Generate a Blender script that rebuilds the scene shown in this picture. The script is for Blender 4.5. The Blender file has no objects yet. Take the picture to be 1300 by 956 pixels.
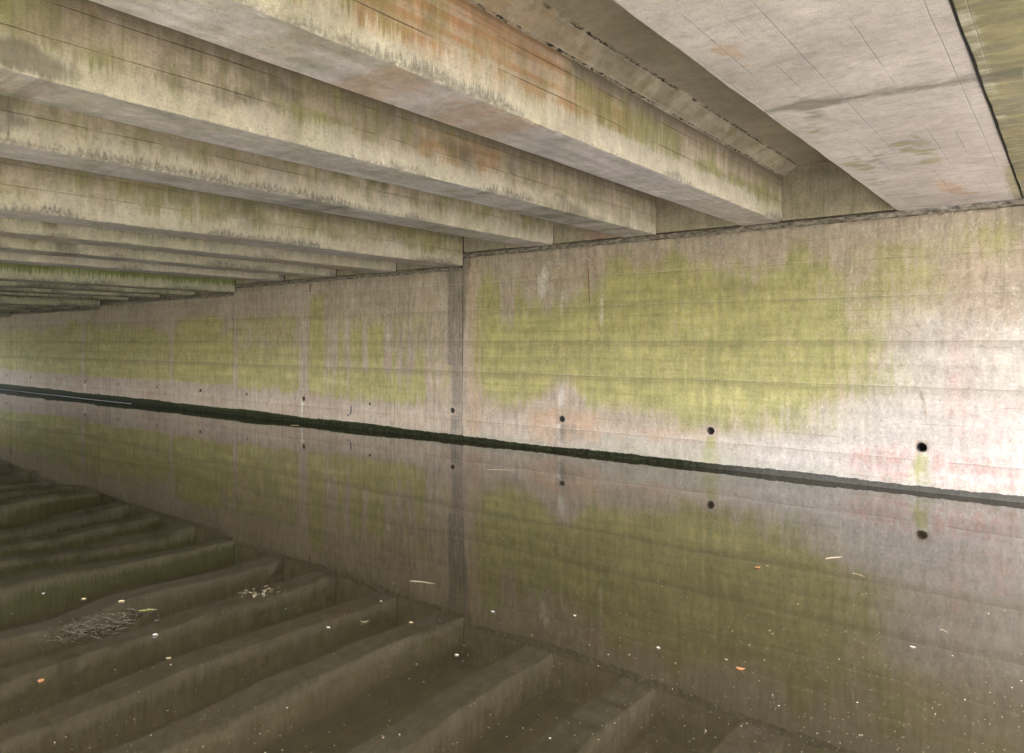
import bpy, math, random
import numpy as np
random.seed(7); rng = np.random.default_rng(11)
sc = bpy.context.scene
COL = sc.collection
R = math.radians

# ------------------------------------------------------------------ camera geometry (all sizes in metres)
H = 1.6                    # eye above the water
D = 8.79                   # the wall stands this far across the water
F = 924.0
YAW = math.atan(715/924)
fw = np.array([-math.sin(YAW), math.cos(YAW), 0]); rt = np.array([math.cos(YAW), math.sin(YAW), 0])
def ray(u, v): return fw + rt*((u-650)/F) + np.array([0, 0, (433-v)/F])
def on_wall(u, v):         # where a spot of the wall lies: (x, z)
    d = ray(u, v); t = D/d[1]; return d[0]*t, H+d[2]*t
def wx(u): return on_wall(u, 433)[0]
def on_x(u, v, x):         # on a plane x = const: (y, z)
    d = ray(u, v); t = x/d[0]; return d[1]*t, H+d[2]*t
def on_z(u, v, z):         # on a level plane: (x, y)
    d = ray(u, v); t = (z-H)/d[2]; return d[0]*t, d[1]*t

# ------------------------------------------------------------------ numpy noise
def _hash(i, j, s):
    n = (i.astype(np.int64)*374761393 + j.astype(np.int64)*668265263 + s*1442695041) & 0xffffffff
    n = ((n ^ (n >> 13))*1274126177) & 0xffffffff
    n = ((n ^ (n >> 15))*2246822519) & 0xffffffff
    return ((n ^ (n >> 16)) & 0xffff)/65535.0
def vnoise(x, y, s=0):
    x = np.asarray(x, float); y = np.asarray(y, float)
    i = np.floor(x); j = np.floor(y); fx = x-i; fy = y-j
    fx = fx*fx*(3-2*fx); fy = fy*fy*(3-2*fy)
    a = _hash(i, j, s); b = _hash(i+1, j, s); c = _hash(i, j+1, s); d = _hash(i+1, j+1, s)
    return (a*(1-fx)+b*fx)*(1-fy)+(c*(1-fx)+d*fx)*fy
def fbm(x, y, s=0, o=4):
    t = 0; a = .5; n = 0
    for k in range(o):
        t = t+a*vnoise(x*2**k, y*2**k, s+k*17); n += a; a *= .55
    return t/n
def ss(a, b, x):
    t = np.clip((x-a)/(b-a), 0, 1); return t*t*(3-2*t)
def box(x, z, x0, x1, z0, z1, sx=.15, sz=.12):
    return ss(x0-sx, x0+sx, x)*(1-ss(x1-sx, x1+sx, x))*ss(z0-sz, z0+sz, z)*(1-ss(z1-sz, z1+sz, z))

# ------------------------------------------------------------------ object helpers
def link(name, me, mat=None, parent=None):
    o = bpy.data.objects.new(name, me); COL.objects.link(o)
    if parent: o.parent = parent
    if mat and me: me.materials.append(mat)
    return o
def tag(o, label=None, cat=None, group=None, kind=None):
    for k, v in (('label', label), ('category', cat), ('group', group), ('kind', kind)):
        if v: o[k] = v
    return o
def empty(name, loc=(0, 0, 0)):
    o = bpy.data.objects.new(name, None); COL.objects.link(o); o.location = loc; return o
def mesh(name, verts, faces, attrs=None, smooth=False):
    me = bpy.data.meshes.new(name); me.from_pydata([tuple(map(float, v)) for v in verts], [], faces); me.update()
    if attrs:
        for k, a in attrs.items():
            at = me.color_attributes.new(k, 'FLOAT_COLOR', 'POINT')
            at.data.foreach_set('color', np.ascontiguousarray(a, dtype=np.float32).ravel())
    if smooth: me.polygons.foreach_set('use_smooth', [True]*len(me.polygons))
    return me
class MB:
    def __init__(s): s.v = []; s.f = []
    def box(s, x0, x1, y0, y1, z0, z1):
        n = len(s.v)
        s.v += [(x, y, z) for z in (z0, z1) for y in (y0, y1) for x in (x0, x1)]
        s.f += [tuple(n+i for i in q) for q in ((0, 2, 3, 1), (4, 5, 7, 6), (0, 1, 5, 4), (2, 6, 7, 3), (0, 4, 6, 2), (1, 3, 7, 5))]
        return s
    def tube(s, pts, r, k=6):
        pts = [np.array(p, float) for p in pts]; n0 = len(s.v)
        for i, p in enumerate(pts):
            t = pts[min(i+1, len(pts)-1)]-pts[max(i-1, 0)]; t /= np.linalg.norm(t)+1e-9
            a = np.cross(t, (0, 0, 1.)); 
            if np.linalg.norm(a) < 1e-3: a = np.array((1., 0, 0))
            a /= np.linalg.norm(a); b = np.cross(t, a)
            rr = r if np.isscalar(r) else r[i]
            for j in range(k):
                w = 2*math.pi*j/k; s.v.append(tuple(p+rr*(a*math.cos(w)+b*math.sin(w))))
        for i in range(len(pts)-1):
            for j in range(k):
                s.f.append((n0+i*k+j, n0+i*k+(j+1) % k, n0+(i+1)*k+(j+1) % k, n0+(i+1)*k+j))
        s.f.append(tuple(n0+j for j in range(k))); s.f.append(tuple(n0+(len(pts)-1)*k+j for j in reversed(range(k))))
        return s
    def build(s, name, mat, parent=None, smooth=False):
        return link(name, mesh(name, s.v, s.f, smooth=smooth), mat, parent)

# ------------------------------------------------------------------ node helpers
class G:
    def __init__(g, name):
        g.mat = bpy.data.materials.new(name); g.mat.use_nodes = True
        g.t = g.mat.node_tree; g.t.nodes.clear()
        g.out = g.t.nodes.new('ShaderNodeOutputMaterial'); g.p = g.t.nodes.new('ShaderNodeBsdfPrincipled')
        g.t.links.new(g.p.outputs[0], g.out.inputs[0])
        g.co = g.t.nodes.new('ShaderNodeTexCoord').outputs['Object']
    def set(g, sock, val):
        if isinstance(val, bpy.types.NodeSocket): g.t.links.new(val, sock)
        else:
            if isinstance(val, (tuple, list)) and len(val) == 3 and sock.type == 'RGBA': val = (*val, 1)
            sock.default_value = val
    def P(g, **k):
        for n, v in k.items(): g.set(g.p.inputs[n.replace('_', ' ')], v)
    def m(g, op, a, b=0., c=None, clamp=False):
        n = g.t.nodes.new('ShaderNodeMath'); n.operation = op; n.use_clamp = clamp
        g.set(n.inputs[0], a); g.set(n.inputs[1], b)
        if c is not None: g.set(n.inputs[2], c)
        return n.outputs[0]
    def mul(g, a, b): return g.m('MULTIPLY', a, b)
    def add(g, a, b): return g.m('ADD', a, b)
    def sub(g, a, b): return g.m('SUBTRACT', a, b)
    def mix(g, f, a, b, bt='MIX'):
        n = g.t.nodes.new('ShaderNodeMix'); n.data_type = 'RGBA'; n.blend_type = bt
        g.set(n.inputs[0], f); g.set(n.inputs[6], a); g.set(n.inputs[7], b); return n.outputs[2]
    def mr(g, x, a, b, c=0., d=1., smooth=True):
        n = g.t.nodes.new('ShaderNodeMapRange'); n.interpolation_type = 'SMOOTHSTEP' if smooth else 'LINEAR'
        for i, v in enumerate((x, a, b, c, d)): g.set(n.inputs[i], v)
        return n.outputs[0]
    def vs(g, v, s, off=None):
        n = g.t.nodes.new('ShaderNodeVectorMath'); n.operation = 'MULTIPLY_ADD'
        g.set(n.inputs[0], v); n.inputs[1].default_value = s
        if off is not None: g.set(n.inputs[2], off)
        return n.outputs[0]
    def noise(g, v, scale=1., detail=4., rough=.55, dist=0.):
        n = g.t.nodes.new('ShaderNodeTexNoise'); g.set(n.inputs['Vector'], v)
        n.inputs['Scale'].default_value = scale; n.inputs['Detail'].default_value = detail
        n.inputs['Roughness'].default_value = rough; n.inputs['Distortion'].default_value = dist
        return n.outputs['Fac']
    def voro(g, v, scale):
        n = g.t.nodes.new('ShaderNodeTexVoronoi'); g.set(n.inputs['Vector'], v); n.inputs['Scale'].default_value = scale
        return n.outputs['Distance']
    def xyz(g, v):
        n = g.t.nodes.new('ShaderNodeSeparateXYZ'); g.set(n.inputs[0], v); return n.outputs
    def comb(g, x, y, z):
        n = g.t.nodes.new('ShaderNodeCombineXYZ'); g.set(n.inputs[0], x); g.set(n.inputs[1], y); g.set(n.inputs[2], z); return n.outputs[0]
    def attr(g, name):
        n = g.t.nodes.new('ShaderNodeAttribute'); n.attribute_name = name
        s = g.t.nodes.new('ShaderNodeSeparateColor'); g.t.links.new(n.outputs['Color'], s.inputs[0])
        return s.outputs[0], s.outputs[1], s.outputs[2], n.outputs['Alpha']
    def bump(g, h, dist, strength=1., nrm=None):
        n = g.t.nodes.new('ShaderNodeBump'); n.inputs['Distance'].default_value = dist; n.inputs['Strength'].default_value = strength
        g.set(n.inputs['Height'], h)
        if nrm is not None: g.set(n.inputs['Normal'], nrm)
        return n.outputs[0]
    def tone(g, c, n, lo, hi):
        v = g.mr(n, .36, .64, lo, hi, False); return g.mix(1., c, g.comb(v, v, v), 'MULTIPLY')
    def rnd(g):
        n = g.t.nodes.new('ShaderNodeObjectInfo'); return n.outputs['Random']
    def wn(g, x):
        n = g.t.nodes.new('ShaderNodeTexWhiteNoise'); n.noise_dimensions = '1D'; g.set(n.inputs['W'], x); return n.outputs[0]

def edge(g, mask, nz, soft=.12, amp=.5):
    """mask value pushed about by noise, then sharpened"""
    gate = g.m('MULTIPLY', mask, 3., clamp=True)
    return g.mr(g.add(mask, g.mul(g.mul(g.sub(nz, .5), amp*3.4), gate)), .5-soft*1.5, .5+soft*1.5)

def lines(g, coord, pos, width, wob):
    tot = 0.
    for p in pos:
        d = g.m('ABSOLUTE', g.sub(g.add(coord, wob), p))
        tot = g.m('MAXIMUM', tot, g.mr(d, width, 0.)) if not isinstance(tot, float) else g.mr(d, width, 0.)
    return tot

# ------------------------------------------------------------------ wall material
LIFTS = [.34, 1.115, 1.61, 2.1, 2.52]
def wall_material():
    g = G('stained_wall_concrete'); X = g.xyz(g.co); x, y, z = X[0], X[1], X[2]
    al, wh, orr, dk = g.attr('stain'); pk, gr, wt, hz = g.attr('paint')
    big = g.noise(g.co, .7, 5); med = g.noise(g.co, 4, 6, .6); fine = g.noise(g.co, 28, 6, .65); grit = g.noise(g.co, 150, 3, .6)
    vst = g.noise(g.vs(g.co, (9, 1, .55)), 1.6, 6, .62)          # streaks running down
    vst2 = g.noise(g.vs(g.co, (30, 1, .9)), 1.5, 4, .6)
    hst = g.noise(g.vs(g.co, (.5, 1, 7)), 1.5, 5, .6)            # board bands
    c = g.mix(g.mr(big, .3, .7), (.345, .262, .205), (.45, .36, .292))
    c = g.mix(g.mul(g.mr(hst, .35, .7), .5), c, (.30, .262, .225))
    c = g.mix(g.mul(g.mr(vst, .46, .66), .55), c, (.20, .172, .15))
    c = g.mix(g.mul(g.mr(g.noise(g.co, 9, 6, .7), .5, .68), .35), c, (.46, .41, .375))
    c = g.mix(g.mul(g.mul(g.mr(vst2, .5, .7), g.mr(med, .45, .6)), .5), c, (.47, .41, .355))
    
    # boards
    bz = g.m('DIVIDE', z, .205); tint = g.wn(g.m('FLOOR', bz))
    c = g.mix(g.mr(tint, 0, 1, 0, .22, False), c, (.22, .185, .16))
    # orange
    o2 = edge(g, orr, vst, .25, .45)
    c = g.mix(g.mul(g.mul(o2, g.mr(fine, .3, .6, .6, 1.)), .66), c, (.44, .27, .165))
    # grey-white bare
    w0 = edge(g, gr, g.add(g.mul(med, .6), g.mul(vst, .4)), .3, .5)
    c = g.mix(g.mul(w0, .8), c, g.mix(fine, (.35, .315, .30), (.46, .43, .42)))
    # pink
    p0 = edge(g, pk, g.add(g.mul(med, .5), g.mul(vst, .5)), .3, .55)
    p0 = g.mul(p0, g.mr(g.noise(g.co, 11, 6, .7), .36, .62)); c = g.mix(g.mul(p0, .62), c, (.44, .225, .215))
    scf = g.mr(g.noise(g.vs(g.co, (5, 1, 9)), 3.2, 7, .72), .52, .62); c = g.mix(g.mul(g.mul(w0, scf), .35), c, (.40, .345, .31))
    spk = g.mr(g.noise(g.vs(g.co, (1, 1, .45)), 42, 4, .6), .61, .68); c = g.mix(g.mul(g.mul(g.mul(spk, .6), g.mr(g.noise(g.co, 2.2, 3), .5, .6)), .7), c, (.70, .66, .62))
    # algae
    an = g.add(g.add(g.mul(vst, .42), g.mul(med, .38)), g.mul(big, .2))
    a0 = edge(g, al, an, .26, .62)
    ac = g.mix(g.mr(hst, .3, .7), (.285, .262, .070), (.40, .36, .115))
    ac = g.mix(g.mul(g.mr(med, .45, .75), .4), ac, (.165, .165, .055))
    ac = g.mix(g.mul(g.mr(g.noise(g.vs(g.co, (.5, 1, 1.6)), 1.8, 7, .7), .42, .66), .55), ac, (.49, .435, .145)); ac = g.mix(g.mul(g.mul(g.mr(vst2, .5, .8), .5), g.mr(med, .5, .6)), ac, (.42, .40, .20))
    ac = g.mix(g.mr(tint, 0, 1, 0, .2, False), ac, (.16, .155, .05))
    ac = g.mix(g.mr(vst, .52, .72, 0, .5), ac, (.30, .255, .15))
    c = g.mix(g.mul(a0, g.mr(fine, .35, .65, 1., .58)), c, ac)
    # thin green film beyond the thick patches
    c = g.mix(g.mul(g.mul(g.mr(al, .05, .6), .7), g.mr(g.add(g.mul(vst, .5), g.mul(med, .5)), .38, .6)), c, (.25, .25, .10))
    # white lime runs
    e0 = edge(g, wh, g.add(g.mul(vst2, .6), g.mul(fine, .4)), .18, .5)
    c = g.mix(g.mul(e0, .85), c, (.60, .55, .51))
    # dark runs
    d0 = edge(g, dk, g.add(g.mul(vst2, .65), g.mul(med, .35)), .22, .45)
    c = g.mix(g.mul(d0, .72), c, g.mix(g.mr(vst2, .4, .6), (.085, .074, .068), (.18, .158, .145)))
    # splash zone wetness and green-grey tint at the foot
    w1 = edge(g, wt, med, .3, .4)
    c = g.mix(g.mul(w1, .5), c, (.27, .27, .22))
    wob = g.mul(g.sub(g.noise(g.vs(g.co, (2, 1, .1)), 1, 3), .5), .02)
    brk = g.mr(g.noise(g.vs(g.co, (2.2, 1, 6)), 1, 4), .38, .55)
    ln = g.mul(lines(g, z, LIFTS, .009, wob), brk)
    fr = g.m('ABSOLUTE', g.sub(g.m('FRACT', g.add(bz, g.mul(wob, 3))), .5))
    brk2 = g.mr(g.noise(g.vs(g.co, (1.4, 1, 5)), 1, 4), .5, .62)
    bl = g.mul(g.mr(fr, .035, .0), brk2)
    c = g.mix(g.mul(bl, .36), c, (.12, .10, .08))
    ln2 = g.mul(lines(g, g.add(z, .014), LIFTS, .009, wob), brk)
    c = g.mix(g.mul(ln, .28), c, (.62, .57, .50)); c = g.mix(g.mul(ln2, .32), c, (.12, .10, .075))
    pit = g.mr(g.voro(g.co, 24), .16, .06); pitm = g.mul(pit, g.mr(g.noise(g.co, 1.6, 3), .54, .64))
    c = g.mix(g.mul(pitm, .7), c, (.07, .06, .05))
    c = g.mix(g.mr(grit, .38, .66, .0, .30), c, (.12, .10, .08)); c = g.mix(g.mul(g.mr(fine, .54, .70, 0, .3), g.sub(1., g.mul(a0, .65))), c, (.58, .53, .48)); c = g.mix(g.mr(fine, .46, .32, 0, .30), c, (.12, .10, .085))
    wob0 = g.mul(g.sub(g.noise(g.vs(g.co, (2, 1, .1)), 1, 3), .5), .02)
    blo = g.noise(g.co, 2.6, 8, .68, .4); spn = g.noise(g.vs(g.co, (1, 1, .35)), 13, 5, .7)
    c = g.tone(c, blo, .89, 1.08); c = g.tone(c, spn, .86, 1.12); c = g.tone(c, hst, .93, 1.06)
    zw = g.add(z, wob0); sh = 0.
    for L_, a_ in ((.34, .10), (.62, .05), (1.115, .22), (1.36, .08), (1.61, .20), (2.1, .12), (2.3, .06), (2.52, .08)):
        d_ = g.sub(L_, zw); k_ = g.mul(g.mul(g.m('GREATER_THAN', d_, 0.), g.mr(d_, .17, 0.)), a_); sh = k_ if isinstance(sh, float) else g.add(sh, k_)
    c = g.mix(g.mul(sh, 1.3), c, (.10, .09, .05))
    flk = g.noise(g.vs(g.co, (1, 1, .7)), 75, 4, .75); c = g.mix(g.mr(flk, .57, .64, 0, .3), c, (.13, .11, .08)); c = g.mix(g.mr(flk, .43, .37, 0, .22), c, (.56, .51, .44))
    h = g.add(g.add(g.mul(fine, .5), g.mul(grit, .22)), g.add(g.mul(vst2, .35), g.mul(ln, .8)))
    h = g.sub(h, g.add(g.mul(pitm, 1.2), g.mul(bl, .5)))
    g.P(Base_Color=c, Roughness=.82, Normal=g.bump(h, .006, .8)); g.p.inputs['Specular IOR Level'].default_value = .25
    return g.mat

# ------------------------------------------------------------------ beam material (object axes: y along the beam, z up from its underside)
def beam_material(name='stained_beam_concrete', alga=(.215, .22, .075), alga2=(.36, .35, .14)):
    g = G(name); X = g.xyz(g.co)
    gn = g.t.nodes.new('ShaderNodeNewGeometry'); N = g.xyz(gn.outputs['True Normal'])
    side = g.mr(g.m('ABSOLUTE', N[0]), .5, .6); down = g.mr(g.m('ABSOLUTE', N[2]), .8, .9)
    rnd = g.rnd(); off = g.comb(g.mul(rnd, 31.), g.mul(rnd, 53.), g.mul(rnd, 17.))
    co = g.vs(g.co, (1, 1, 1), off); z = X[2]
    al, orr, wh, dk = g.attr('stain')
    big = g.noise(co, .8, 5); med = g.noise(co, 4.5, 6, .6); fine = g.noise(co, 30, 5, .65); grit = g.noise(co, 140, 3, .6)
    vst = g.noise(g.vs(co, (1, 7, .6)), 1.6, 6, .62); vst2 = g.noise(g.vs(co, (1, 24, 1.3)), 1.6, 5, .62)
    lon = g.noise(g.vs(co, (8, .25, 9)), 2, 5, .6)               # grain of the boards along the beam
    c = g.mix(g.mr(big, .3, .7), (.485, .385, .30), (.65, .535, .435))
    c = g.mix(g.mul(g.mr(lon, .4, .7), .3), c, (.30, .26, .21))
    c = g.mix(g.mul(g.mr(vst, .5, .66), .45), c, (.60, .54, .46))
    c = g.mix(g.mul(g.mr(g.noise(co, 10, 6, .7), .5, .66), .35), c, (.27, .235, .19)); c = g.mix(g.mul(g.mul(g.mr(vst2, .50, .64), side), .2), c, (.28, .245, .19))
    # recess shade painted into the upper part of the side
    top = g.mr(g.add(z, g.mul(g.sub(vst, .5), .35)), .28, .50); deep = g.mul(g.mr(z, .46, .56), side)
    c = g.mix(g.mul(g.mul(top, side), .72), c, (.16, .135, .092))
    # orange
    o0 = edge(g, orr, g.add(g.mul(vst, .5), g.mul(lon, .5)), .2, .55)
    oc = g.mix(g.mr(lon, .4, .62), (.52, .27, .125), (.62, .47, .35))
    c = g.mix(g.mul(o0, .8), c, oc)
    # algae
    a0 = edge(g, al, g.add(g.mul(vst, .6), g.mul(med, .4)), .22, .6)
    c = g.mix(g.mul(a0, .78), c, g.mix(g.mr(vst2, .35, .65), alga, alga2))
    # lime
    w0 = edge(g, wh, g.add(g.mul(med, .5), g.mul(fine, .5)), .2, .5)
    c = g.mix(g.mul(w0, .7), c, (.60, .54, .46))
    # drip fringe over the bottom edge of the side
    zz = g.add(z, g.mul(g.sub(med, .5), .07))
    lf = g.mr(g.noise(g.vs(co, (.3, .55, 0)), 1, 3), .42, .60)
    dn = g.sub(g.mul(g.mul(vst2, g.mr(lf, 0, 1, .45, 1.)), .24), .035)
    dr = g.mul(g.mul(g.mr(g.sub(zz, dn), .0, -.05), side), g.mr(lf, 0, 1, .35, 1.))
    pale = g.mul(g.mr(g.sub(zz, g.mul(vst2, .36)), .02, -.06), side)
    c = g.mix(g.mul(pale, .6), c, (.63, .565, .47))
    c = g.mix(g.mul(dr, .68), c, g.mix(g.mr(fine, .4, .6), (.13, .12, .105), (.31, .28, .25)))
    chip = g.mul(g.mul(g.mr(fine, .56, .62), g.mr(z, .09, .03)), side)
    c = g.mix(g.mul(chip, .6), c, (.60, .55, .48))
    # underside: paler and smoother, pinkish grey, board grain
    uc = g.mix(g.mr(lon, .3, .7), (.50, .455, .47), (.64, .585, .60))
    uc = g.mix(g.mul(g.mr(g.noise(g.vs(co, (2.5, .7, 1)), 1.4, 5), .52, .72), .6), uc, (.33, .30, .27))
    uc = g.mix(g.mul(edge(g, al, med, .2, .5), .45), uc, (.28, .28, .14))
    uc = g.mix(g.mul(o0, .6), uc, (.50, .33, .24))
    c = g.mix(down, c, uc)
    c = g.tone(c, g.noise(co, 2.2, 8, .7, .5), .84, 1.12); c = g.tone(c, g.noise(g.vs(co, (1, 1, .4)), 12, 5, .7), .86, 1.12)
    d0 = edge(g, dk, g.add(g.mul(vst2, .5), g.mul(med, .5)), .22, .5)
    c = g.mix(g.mul(d0, .66), c, (.12, .105, .085))
    c = g.mix(g.mul(deep, .6), c, (.075, .064, .045))  # deepest shade between the beams, painted at the top of the sides
    # one or two long shutter lines on the side
    wob = g.mul(g.sub(g.noise(g.vs(co, (0, .8, 0)), 1, 2), .5), .012)
    ln = g.mul(g.mul(lines(g, z, [.235, .43], .006, wob), side), g.mr(g.noise(g.vs(co, (0, 1.1, 0)), 1, 3), .42, .55))
    c = g.mix(g.mul(ln, .55), c, (.12, .10, .08))
    c = g.mix(g.mr(grit, .38, .66, 0, .28), c, (.12, .10, .08)); c = g.mix(g.mr(fine, .46, .32, 0, .30), c, (.15, .13, .11))
    h = g.add(g.add(g.mul(fine, .5), g.mul(grit, .2)), g.sub(g.mul(lon, .5), g.add(g.mul(ln, .9), g.mul(dr, -.6))))
    g.P(Base_Color=c, Roughness=.8, Normal=g.bump(h, .007, .8)); g.p.inputs['Specular IOR Level'].default_value = .25
    return g.mat

def haunch_material():
    g = G('pitted_haunch_concrete'); X = g.xyz(g.co)
    al, orr, ed, dk = g.attr('stain')
    big = g.noise(g.co, 1.1, 5); med = g.noise(g.co, 5, 6, .6); fine = g.noise(g.co, 32, 5, .65)
    lon = g.noise(g.vs(g.co, (6, .3, 6)), 2, 5, .6)
    c = g.mix(g.mr(big, .3, .7), (.33, .28, .21), (.43, .375, .295)); c = g.mix(g.mul(g.mr(lon, .4, .7), .4), c, (.20, .18, .12))
    c = g.mix(g.mul(g.mr(med, .5, .7), .5), c, (.22, .215, .10))
    c = g.mix(g.mul(edge(g, orr, med, .25, .5), .5), c, (.40, .25, .16))
    v = g.noise(g.vs(g.co, (16, 7, 16)), 2.2, 5, .7, .6)
    hol = g.mul(g.mr(g.add(ed, g.mul(g.sub(v, .5), 1.5)), .75, .95), g.mul(g.mr(v, .49, .53), g.mr(g.noise(g.co, 1.7, 3), .36, .44)))
    c = g.tone(c, g.noise(g.co, 2.6, 8, .7, .5), .72, 1.2); c = g.mix(g.mul(g.mr(g.noise(g.co, 7, 6, .7), .5, .64), .4), c, (.16, .14, .085)); c = g.mix(g.mul(hol, .94), c, (.022, .018, .018))
    rim = g.mul(g.mr(ed, .2, .5), g.mr(v, .48, .52)); c = g.mix(g.mul(g.mul(rim, g.sub(1., hol)), .35), c, (.5, .45, .38))
    h = g.sub(g.add(fine, lon), g.mul(hol, 2.5))
    g.P(Base_Color=c, Roughness=.85, Normal=g.bump(h, .008, .8)); g.p.inputs['Specular IOR Level'].default_value = .2
    return g.mat

def slab_material(name, base_a, base_b, green=.0, boards=True):
    g = G(name); X = g.xyz(g.co); x, y = X[0], X[1]
    al, dk, wh, orr = g.attr('stain') if boards else (0., 0., 0., 0.)
    big = g.noise(g.co, .9, 5); med = g.noise(g.vs(g.co, (1, 2.2, 1)), 4, 6, .6); fine = g.noise(g.co, 30, 5, .65); grit = g.noise(g.co, 130, 3, .6)
    sc2 = g.noise(g.vs(g.co, (3.5, 16, 1)), 1.2, 6, .65)        # scuffs across the boards
    c = g.mix(g.mr(big, .3, .7), base_a, base_b)
    tint = g.wn(g.m('FLOOR', g.m('DIVIDE', x, .142)))
    c = g.mix(g.mr(tint, 0, 1, 0, .16, False), c, (.26, .23, .22))
    c = g.mix(g.mul(g.mr(med, .5, .75), .5), c, (.30, .265, .25))
    c = g.mix(g.mul(g.mr(sc2, .54, .72), .5 if boards else .08), c, (.60, .56, .54))
    c = g.mix(g.mul(g.mr(sc2, .42, .30), .40), c, (.25, .22, .20))
    a0 = edge(g, al, g.add(g.mul(sc2, .6), g.mul(med, .4)), .12, .55)
    c = g.mix(g.mul(a0, .72), c, g.mix(g.mr(med, .3, .7), (.24, .215, .11), (.36, .325, .16)))
    c = g.mix(g.mul(edge(g, wh, med, .2, .6), .6), c, (.64, .60, .53))
    c = g.mix(g.mul(edge(g, orr, med, .2, .6), .55), c, (.48, .30, .17))
    d0 = edge(g, dk, g.add(g.mul(sc2, .5), g.mul(med, .5)), .2, .5)
    c = g.mix(g.mul(d0, .72), c, (.115, .115, .085))
    h = g.add(g.mul(fine, .5), g.add(g.mul(grit, .25), g.mul(sc2, .5)))
    if boards:
        wob = g.mul(g.sub(g.noise(g.vs(g.co, (.1, 1.3, 0)), 1, 3), .5), .012)
        fr = g.m('ABSOLUTE', g.sub(g.m('FRACT', g.m('DIVIDE', g.add(x, wob), .142)), .5))
        bk = g.mr(g.noise(g.vs(g.co, (5, .9, 0)), 1, 3), .46, .56)
        l1 = g.mul(g.mr(fr, .022, .0), bk); l2 = g.mul(g.mr(g.m('ABSOLUTE', g.sub(fr, .03)), .02, 0), bk)
        c = g.mix(g.mul(l1, .42), c, (.17, .15, .14)); c = g.mix(g.mul(l2, .35), c, (.66, .62, .60))
        h = g.sub(h, g.mul(l1, 1.))
    c = g.tone(c, g.noise(g.co, 1.5, 8, .7, .5), .83, 1.13); c = g.tone(c, g.noise(g.co, 12, 5, .7), .9, 1.08)
    c = g.mix(g.mr(grit, .38, .66, 0, .26), c, (.14, .12, .10)); c = g.mix(g.mr(fine, .46, .34, 0, .25), c, (.2, .17, .16))
    c = g.mix(g.mr(fine, .56, .68, 0, .16 if name[0] == 'p' else .05), c, (.72, .68, .66))
    g.P(Base_Color=c, Roughness=.78, Normal=g.bump(h, .005, .7)); g.p.inputs['Specular IOR Level'].default_value = .25
    return g.mat

def simple(name, a, b, scale=6., rough=.8, bump=.01, stretch=(1, 1, 1)):
    g = G(name); co = g.vs(g.co, stretch)
    n = g.noise(co, scale, 6, .62); f = g.noise(g.co, scale*9, 4, .6)
    c = g.mix(g.mr(n, .3, .7), a, b); c = g.mix(g.mr(f, .35, .7, 0, .3), c, tuple(v*.45 for v in a))
    g.P(Base_Color=c, Roughness=rough, Normal=g.bump(g.add(n, g.mul(f, .5)), bump, .9)); g.p.inputs['Specular IOR Level'].default_value = .25
    return g.mat

M_WALL = wall_material(); M_BEAM = beam_material(); M_MBEAM = beam_material('mossy_beam_concrete', (.115, .165, .028), (.25, .31, .06)); M_HAUNCH = haunch_material()
M_WIDE = slab_material('pink_grey_soffit_concrete', (.52, .455, .44), (.65, .585, .57))
M_GREEN = slab_material('green_filmed_soffit_concrete', (.17, .15, .098), (.24, .215, .15))
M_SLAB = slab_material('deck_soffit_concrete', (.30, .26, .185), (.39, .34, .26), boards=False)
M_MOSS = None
M_SHADE = simple('shaded_deck_soffit', (.045, .038, .028), (.10, .085, .062), 3)  # deck concrete with the shade of the inner bays put into its colour
M_DARK = simple('near_black', (.006, .006, .006), (.012, .011, .01), 20)
M_PIPE = simple('weep_pipe_clay', (.05, .042, .038), (.10, .085, .075), 30)
M_MORTAR = simple('crumbling_bedding_mortar', (.10, .085, .07), (.36, .31, .26), 14, stretch=(1, 1, 2.2), bump=.03)
M_DIA = None
def dia_material():
    g = G('diaphragm_concrete'); big = g.noise(g.co, 1.3, 5); vst = g.noise(g.vs(g.co, (7, 1, .5)), 1.8, 6, .62); vst2 = g.noise(g.vs(g.co, (26, 1, .9)), 1.5, 4, .6)
    c = g.mix(g.mr(big, .3, .7), (.23, .195, .14), (.31, .265, .20)); c = g.mix(g.mul(g.mr(vst, .45, .7), .6), c, (.15, .14, .07))
    c = g.mix(g.mul(g.mr(vst2, .55, .75), .5), c, (.12, .105, .075)); X = g.xyz(g.co)
    pk = g.mul(g.mr(g.m('ABSOLUTE', g.add(X[0], 4.95)), .75, .2), g.mr(vst, .3, .6)); c = g.mix(g.mul(pk, .6), c, (.27, .12, .12))
    f = g.noise(g.co, 40, 5, .6); c = g.tone(c, g.noise(g.co, 3, 8, .7), .75, 1.2); c = g.tone(c, f, .85, 1.12); g.P(Base_Color=c, Roughness=.85, Normal=g.bump(g.add(f, vst), .008, .8)); return g.mat
M_DIA = dia_material()

# ------------------------------------------------------------------ the abutment wall
STEP = [3.2, wx(586), wx(295), wx(125), -27.55, -36.5]
TOPZ = [2.94, 2.745, 2.583, 2.458, 2.395]
holes = [(u, r) for u, r in ((1170, .055), (902, .052), (713, .05), (574, .05), (469, .03), (385, .05), (312.6, .035), (254, .045),
                             (199, .03), (150, .04), (108, .045), (71.5, .03), (38.5, .04), (8.6, .035))]
HX = [(wx(u), .468, r) for u, r in holes]
HX += [(1.0, .468, .052), (-29.8, .468, .04), (-31.8, .468, .04), (-33.8, .468, .04)]

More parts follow.
